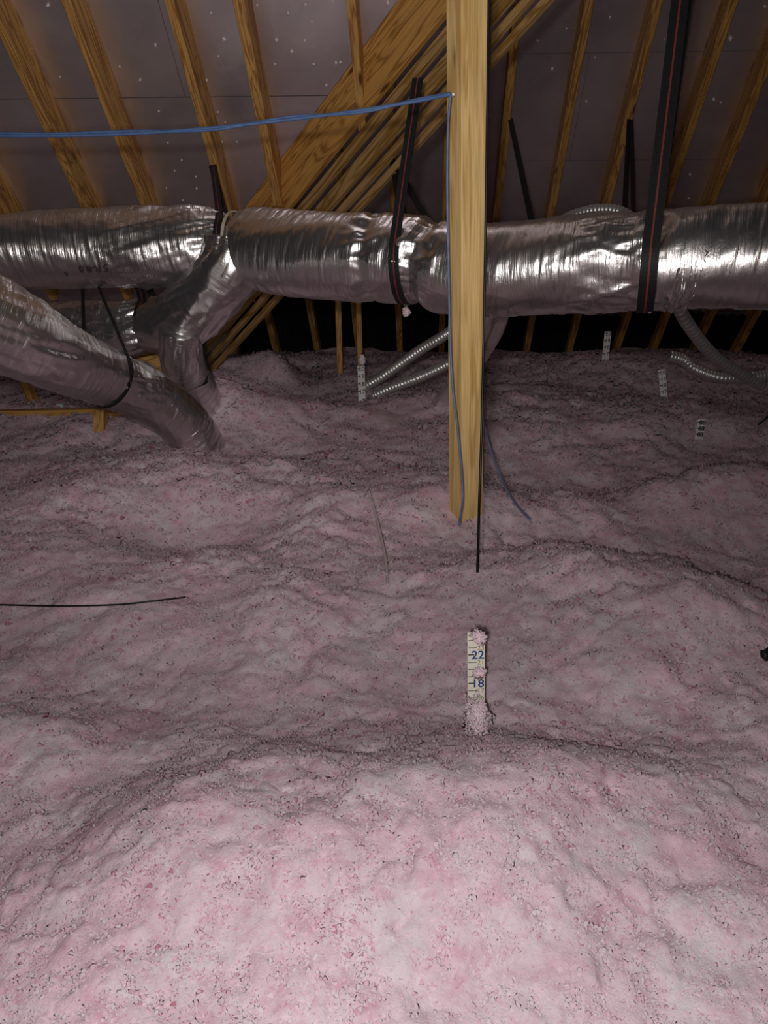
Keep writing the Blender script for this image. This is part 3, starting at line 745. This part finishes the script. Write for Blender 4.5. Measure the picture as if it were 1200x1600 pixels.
r_ = plen(7, 3.6)
fluff_pile('wool_tuft', 'pink wool tuft hanging under the strap on the long duct', PD(635, 487, 3.62), r_, r_, r_ * 1.35, 420, 0.006)
fm = tuft_mesh('foil_tail', 9, 2, 0.25); fm.materials.append(M['flex'])
ft = tuft(PD(1016, 478, 3.2), (plen(5, 3.2), plen(5, 3.2), plen(12, 3.2)), None, fm, None, 'foil_tail'); tag(ft, 'loose foil tail hanging under the wide strap', 'foil')

# foil patch sealing the dent right of the wide strap
def foil_patch():
    info = iM; C = info['C']; parent = dM
    nang = len(parent.data.vertices) // len(C)
    VV = np.empty(len(parent.data.vertices) * 3); parent.data.vertices.foreach_get('co', VV); VV = VV.reshape(len(C), nang, 3)
    cols = [600 + F * (c[0] - CAM.x) / ((c[1] - CAM.y) * CP - (c[2] - CAM.z) * SP) for c in C]
    order = np.argsort(cols); cs_ = np.array(cols)[order]
    vs, fs, uv = [], [], []
    NI, NJ = 34, 40
    for i in range(NI):
        px = 1028 + (1068 - 1028) * i / (NI - 1); k = order[int(np.clip(np.searchsorted(cs_, px), 0, len(C) - 1))]
        for j in range(NJ):
            a = -1.15 + 1.5 * j / (NJ - 1)
            out = np.array([0, -math.cos(a), math.sin(a)])
            rr = ((VV[k] - C[k]) @ out).max()
            b = 0.006 + 0.040 * max(0, float(noise2(np.array([i * 0.33]), np.array([j * 0.12]), 77)[0])) + 0.014 * abs(float(noise2(np.array([i * 0.9]), np.array([j * 0.5]), 78)[0]))
            p = C[k] + out * (rr + b); p[0] += 0.012 * math.sin(j * 1.3 + i) * (i in (0, NI - 1))
            vs.append(p); uv.append((i * 0.006, j * 0.02))
    for i in range(NI - 1):
        for j in range(NJ - 1):
            a = i * NJ + j; fs.append((a, a + 1, a + NJ + 1, a + NJ))
    o = meshobj('foil_tape_patch', vs, fs, M['duct'], parent, True, uv)
    o['label'] = 'crinkled bright foil tape'
foil_patch()

# ------------------------------------------------------------------ black vent chutes between the far rafters; left ones stand in for shade
def chute(xl, xr, top_row, label, group):
    v = (660, 1455)
    def bpt(x3, row): 
        x0 = (x3 - v[0] * 320 / v[1]) / (1 - 320 / v[1]); return hit(line_x(x0, row), row, qR, NO)
    n = 24; vs, fs = [], []
    rows = [top_row, 600]
    for r_i, row in enumerate(rows):
        pl, pr = bpt(xl, row), bpt(xr, row)
        pl = pl + XR * RW * 0.55; pr = pr - XR * RW * 0.55
        for j in range(n + 1):
            t = j / n; wv = 0.5 - 0.5 * math.cos(t * 2 * math.pi * 4)
            p = pl.lerp(pr, t)
            vs.append(p + NO * (0.13 + 0.05 * wv)); vs.append(p + NO * (0.134 + 0.05 * wv))
    k = 2 * (n + 1)
    for j in range(n):
        a = 2 * j
        fs.append((a, a + 2, a + k + 2, a + k)); fs.append((a + 1, a + k + 1, a + k + 3, a + 3))
        fs.append((a, a + 1, a + 3, a + 2)); fs.append((a + k, a + k + 2, a + k + 3, a + k + 1))
    fs.append((0, k, k + 1, 1)); fs.append((2 * n, 2 * n + 1, 2 * n + k + 1, 2 * n + k))
    o = meshobj('chute_or_shade', vs, fs, M['black'], None)
    return tag(o, label, 'vent chute', group)
xs = sorted(xs320)
for i in range(len(xs) - 1):
    lefty = xs[i] < 700  # these run taller and further left, blacking out the shaded gap under the duct
    chute(xs[i], xs[i + 1], 455 if lefty else 496 + (i % 3) * 5, 'black ribbed vent chute between dark rafters at the roof edge, the left ones as painted shade', 'black vent chutes at the eave')

# ------------------------------------------------------------------ wood low on the left
g = 4.95
o = board('plate', PD(-80, 662, g), PD(330, 656, 4.75), 0.09, plen(20, g), (0, 0, 1), M['wood_rafter']); tag(o, 'brown pine plate lying at the insulation under the slanting duct', 'board')
o = board('stud', PD(152, 700, 4.55), PD(155, 640, 4.55), 0.09, plen(16, 4.5), (0, 1, 0), M['wood_rafter']); tag(o, 'short brown stud end poking up in front of the pine plate', 'stud')
o = board('brace', PD(60, 662, 5.05), PD(20, 560, 5.3), 0.06, 0.10, (0, 1, 0), M['wood_rafter']); tag(o, 'slanting brown brace rising from the pine plate under the slanting duct', 'brace')
o = board('plank', PD(190, 570, 5.0), PD(260, 555, 5.0), 0.05, plen(50, 5.0), (0, 0, 1), M['wood_rafter'], 0.003, -plen(45, 5.0)); tag(o, 'brown plank glimpsed between the short duct and the duct drop', 'board')
jm = boxmesh('gap_light', 0.07, 0.06, 0.07, 0.015, -0.035); jm.materials.append(M['gap_light'])  # small block coloured like the greenish light showing through a gap
o = bpy.data.objects.new('gap_light_block', jm); col.objects.link(o); o.location = PD(88, 636, 4.98); tag(o, 'pale green block standing for light in a gap under the slanting duct', 'gap_light')

# far studs in the dark gap
for px, wd_ in ((528, 9), (560, 8)):
    o = board('stud', PD(px + 4, 610, 6.25), PD(px - 1, 430, 6.0), plen(wd_, 6.1), 0.09, (0, 1, 0), M['wood_rafter'])
    tag(o, 'thin dark stud standing in the black gap under the long duct', 'stud', 'studs in the dark gap')

# ------------------------------------------------------------------ wires and cables
w1 = tube('blue_wire', [PD(-60, 212, 2.9), PD(80, 212, 2.88), PD(200, 209, 2.86), PD(330, 200, 2.82), PD(450, 187, 2.78), PD(560, 173, 2.73), PD(650, 158, 2.68), PD(704, 147, 2.62)], plen(2.7, 2.8), M['blue'], None, 90, 8)
tag(w1, 'pair of blue wires strung across to the post', 'wire')
w1b = tube('strand', [PD(-60, 207, 2.9), PD(80, 209, 2.88), PD(200, 205, 2.86), PD(330, 203, 2.82), PD(450, 183, 2.78), PD(560, 176, 2.73), PD(650, 156, 2.68), PD(704, 146, 2.62)], plen(2.3, 2.8), M['blue'], w1, 90, 8)
st = boxmesh('staple', 0.012, 0.028, 0.012, 0.002, -0.006); st.materials.append(M['card_white'])
o = bpy.data.objects.new('staple', st); col.objects.link(o); o.location = PD(706, 148, 2.60); tag(o, 'pale staple fixing the blue wires to the post', 'staple')
def facez(px, py, d): return PD(px, py, d)
w2 = tube('blue_wire', [PD(704, 148, 2.60), PD(700, 200, 2.62), PD(699, 300, 2.68), PD(701, 420, 2.76), PD(703, 520, 2.83), PD(707, 600, 2.88), PD(715, 670, 2.92), PD(721, 730, 2.97), PD(723, 780, 2.99), PD(717, 820, 2.95)], plen(1.9, 2.8), M['bluegrey'], None, 120, 8)
tag(w2, 'thin blue grey wire hanging down the face of the post', 'wire')
ga, gb = ground(800, 782), ground(828, 812)
w3 = tube('blue_wire', [PD(752, 640, 3.35), PD(764, 695, 3.3), PD(780, 740, 3.2), PD(802, 782, 3.05), PD(828, 812, 2.9)], plen(1.5, 3.2), M['bluegrey'], None, 50, 8)
tag(w3, 'thin blue wire trailing from behind the post onto the insulation', 'wire')
k0 = ground(746, 893)
k0u = PD(749, 780, 2.86)
w4 = tube('black_cable', [PD(767, -80, 2.45), PD(764, 0, 2.5), PD(761, 200, 2.58), PD(757, 460, 2.68), PD(753, 650, 2.7), PD(749, 780, 2.68), Vector(k0) + Vector((0, 0, 0.0)), Vector(k0) + Vector((0, 0, -0.05))], plen(2.1, 2.7), M['cable'], None, 90, 8)
tag(w4, 'straight black cable hanging beside the post into the insulation', 'cable')
def lay(pts, lift):
    out = []
    for px, py, l in pts:
        gpt = ground(px, py); back = (CAM - gpt).normalized(); out.append(gpt + back * (lift * l))
    return out
w5 = tube('black_rod', lay([(-60, 944, 1), (0, 945, 1), (90, 947, 1), (180, 945, 1), (240, 939, 0.9), (290, 933, 0.5)], 0.06), plen(1.5, 2.3), M['cable'], None, 60, 8)
tag(w5, 'thin black cable lying across the pink insulation', 'cable')
w6 = tube('pale_wire', lay([(576, 766, 2.4), (590, 815, 2.0), (602, 872, 1.6), (606, 916, 0.3)], 0.07), plen(2.4, 2.9), M['palewire'], None, 40, 8)
tag(w6, 'pale stiff wire sticking out of the insulation left of the post', 'wire')
w7 = tube('black_rod', [ground(1184, 664) + Vector((0, 0, 0.0)), ground(1184, 664) + Vector((0.10, 0.0, 0.09)), ground(1184, 664) + Vector((0.26, 0.05, 0.17))], 0.009, M['cable'], None, 20, 8)
tag(w7, 'dark twig-like wire end leaning out of the insulation at the roof edge', 'wire')
dk = tuft_mesh('black_scrap', 21, 2, 0.6); dk.materials.append(M['black'])
o = tuft(ground(1197, 1028) + Vector((0, 0, 0.01)), (0.022, 0.02, 0.03), None, dk, None, 'black_scrap'); tag(o, 'crumpled black scrap stuck in the pink insulation', 'scrap')

# ------------------------------------------------------------------ depth rulers
def ruler(px_top, row_top, px_bot, row_bot, d, wpx, label, mat, marks, near=False, unit=None, yawz=0.0):
    bot = PD(px_bot, row_bot, d)
    # vertical card: climb until the top row is met
    L = 0.01
    top = None
    for k in range(400):
        p = bot + Vector((0, 0, k * 0.004)); r = p - CAM
        dep = r.y * CP - r.z * SP; row = 800 - F * (r.y * SP + r.z * CP) / dep
        if row <= row_top: top = p; break
    H_ = (top - bot).length
    depT = (top - CAM).y * CP - (top - CAM).z * SP
    dx = (px_top - 600) / F * depT - top.x
    lean = math.atan2(dx, H_)
    wd_ = plen(wpx, d)
    root = empty('depth_ruler', bot, label, 'ruler')
    root.rotation_euler = (0, lean, yawz)
    me = boxmesh('card', wd_, 0.003, H_ + 0.35, 0.0005, -0.35); me.materials.append(mat)
    for v in me.vertices: v.co.x -= wd_ / 2
    c = bpy.data.objects.new('card', me); col.objects.link(c); c.parent = root
    for zz, body, size, m_, tick, bold in marks(H_):
        tme = text_mesh('printed_number', body, size, M[m_], bold * size, 'RIGHT')
        t = bpy.data.objects.new('printed_number', tme); col.objects.link(t); t.parent = root
        t.location = (wd_ * 0.47, -0.0030, zz); t.rotation_euler = (math.pi / 2, 0, 0)
        tk = boxmesh('tick_mark', wd_ * tick, 0.001, size * 0.10 if near else size * 0.16, 0, 0); tk.materials.append(M['ink'])
        k = bpy.data.objects.new('tick_mark', tk); col.objects.link(k); k.parent = root
        k.location = (-wd_ * 0.46 if near else -wd_ * 0.47, -0.0022, zz)
    return root, H_, top
def near_marks(H_):
    u = 0.0254
    z22 = H_ - 0.0254 * 3.1
    out = []
    for n_ in range(24, 11, -1):
        if n_ in (22, 18, 14): out.append((z22 + (n_ - 22) * u, str(n_), 0.040, 'ink_blue', 0.34, 0.02))
        else: out.append((z22 + (n_ - 22) * u, str(n_), 0.022, 'ink_brown', 0.5, 0.0))
    return out
def far_marks(step):
    def f(H_):
        return [(H_ - 0.03 - i * step, str(20 - i), step * 0.8, 'ink', 0.3, 0.01) for i in range(int((H_ - 0.02) / step))]
    return f
rb = ground(744, 1150)
dr = ((rb.y) * CP - (rb.z - CAM.z) * SP) / S
R1, H1, top1 = ruler(744, 988, 744, 1150, dr * 1.02, 26, 'cream depth ruler marked 22 and dusted with wool, standing in front of the post', M['card'], near_marks, True)
# wool clinging to it
def cling(zf, w_, h_, label, n, dxf=0.0, dep=0.02):
    b = Vector(R1.location)
    return fluff_pile('clinging_wool', label, b + (top1 - b) * zf + Vector((dxf, -0.010, 0)), w_, dep, h_, n, 0.0042)
cling(0.97, 0.027, 0.030, 'pale wool caught on the top of the cream ruler', 520, -0.008, 0.018)
cling(0.635, 0.026, 0.024, 'pale wool smear between the printed numbers of the cream ruler', 300, 0.0, 0.008)
cling(0.19, 0.052, 0.120, 'pale wool piled up against the foot of the cream ruler', 3000, 0.0, 0.042)
ruler(564, 572, 566, 634, 5.40, 11, 'white depth ruler standing under the long duct left of the post', M['card_white'], far_marks(0.075))
ruler(950, 518, 944, 580, 6.3, 10, 'white depth ruler leaning before the black vent chutes', M['card_white'], far_marks(0.075))
ruler(1034, 576, 1040, 648, 5.1, 11, 'white depth ruler tilted the other way below the curved hose', M['card_white'], far_marks(0.06))
g5 = ground(1093, 678)
R5, H5, t5 = ruler(1097, 655, 1093, 678, (g5.y * CP - (g5.z - CAM.z) * SP) / S * 0.99, 13, 'stubby white ruler end with bold black print showing above the insulation', M['card_white'], lambda H_: [(H_ - 0.03 - i * 0.05, '88', 0.05, 'ink', 0.5, 0.04) for i in range(3)])
o = tuft(PD(566, 562, 5.42), (plen(5, 5.4), plen(3, 5.4), plen(8, 5.4)), 'wool wisp sitting on top of the ruler left of the post', None, None, 'wool_tuft')

# ------------------------------------------------------------------ wool specks stuck on the roof deck
sm = [tuft_mesh('wool_speck', 80 + i, 2, 0.5) for i in range(4)]
for m_ in sm: m_.materials.append(M['wool_speck'])
def speck(px, py, q, parent, rpx):
    p = hit(px, py, q, NO); d_ = ((p - CAM).y * CP - (p - CAM).z * SP) / S
    o = bpy.data.objects.new('wool_speck', rnd.choice(sm)); col.objects.link(o)
    r = plen(rpx, d_); o.location = p - NO * r * 0.4; o.scale = (r * rnd.uniform(.7, 1.3), r, r * rnd.uniform(.7, 1.3))
    o.rotation_euler = (rnd.random() * 3, rnd.random() * 3, rnd.random() * 3); o.parent = parent
for px, py, r in [(75, 8, 4), (243, 70, 3), (219, 125, 3.5), (78, 171, 2.5), (248, 174, 2.5), (340, 175, 2), (300, 61, 3.5), (350, 61, 4), (341, 88, 2), (323, 125, 3), (187, 104, 2), (154, 82, 2.5), (352, 191, 2), (346, 222, 2.5), (306, 276, 2), (307, 295, 2.5), (284, 250, 1.8), (273, 267, 1.8), (286, 313, 2), (134, 312, 2), (219, 249, 1.5), (260, 294, 1.8), (94, 120, 1.5), (450, 20, 2.5), (487, 34, 2.5), (477, 7, 3.5), (432, 62, 3), (456, 80, 3.5), (476, 63, 2.5), (490, 100, 2), (525, 98, 3), (532, 97, 2.5), (520, 3, 2), (606, 4, 4), (402, 8, 2.5), (352, 62, 2.5), (510, 133, 2.5), (430, 100, 2), (395, 130, 2), (370, 222, 1.8), (262, 223, 1.5), (330, 20, 2)]:
    speck(px, py, qLd, deckL, r * 0.62)
for px, py, r in [(1141, 60, 4), (1003, 63, 2), (863, 107, 2.5), (840, 63, 2), (916, 158, 1.8), (868, 273, 1.8), (1115, 155, 2.5), (1126, 160, 2), (1078, 272, 2), (953, 27, 2), (1010, 32, 2), (1195, 10, 2.5), (1038, 61, 1.5), (984, 135, 2), (970, 205, 1.8), (1076, 310, 2), (885, 45, 1.6), (930, 90, 1.5), (1160, 200, 1.7)]:
    speck(px, py, qRd, deckR, r * 0.7)
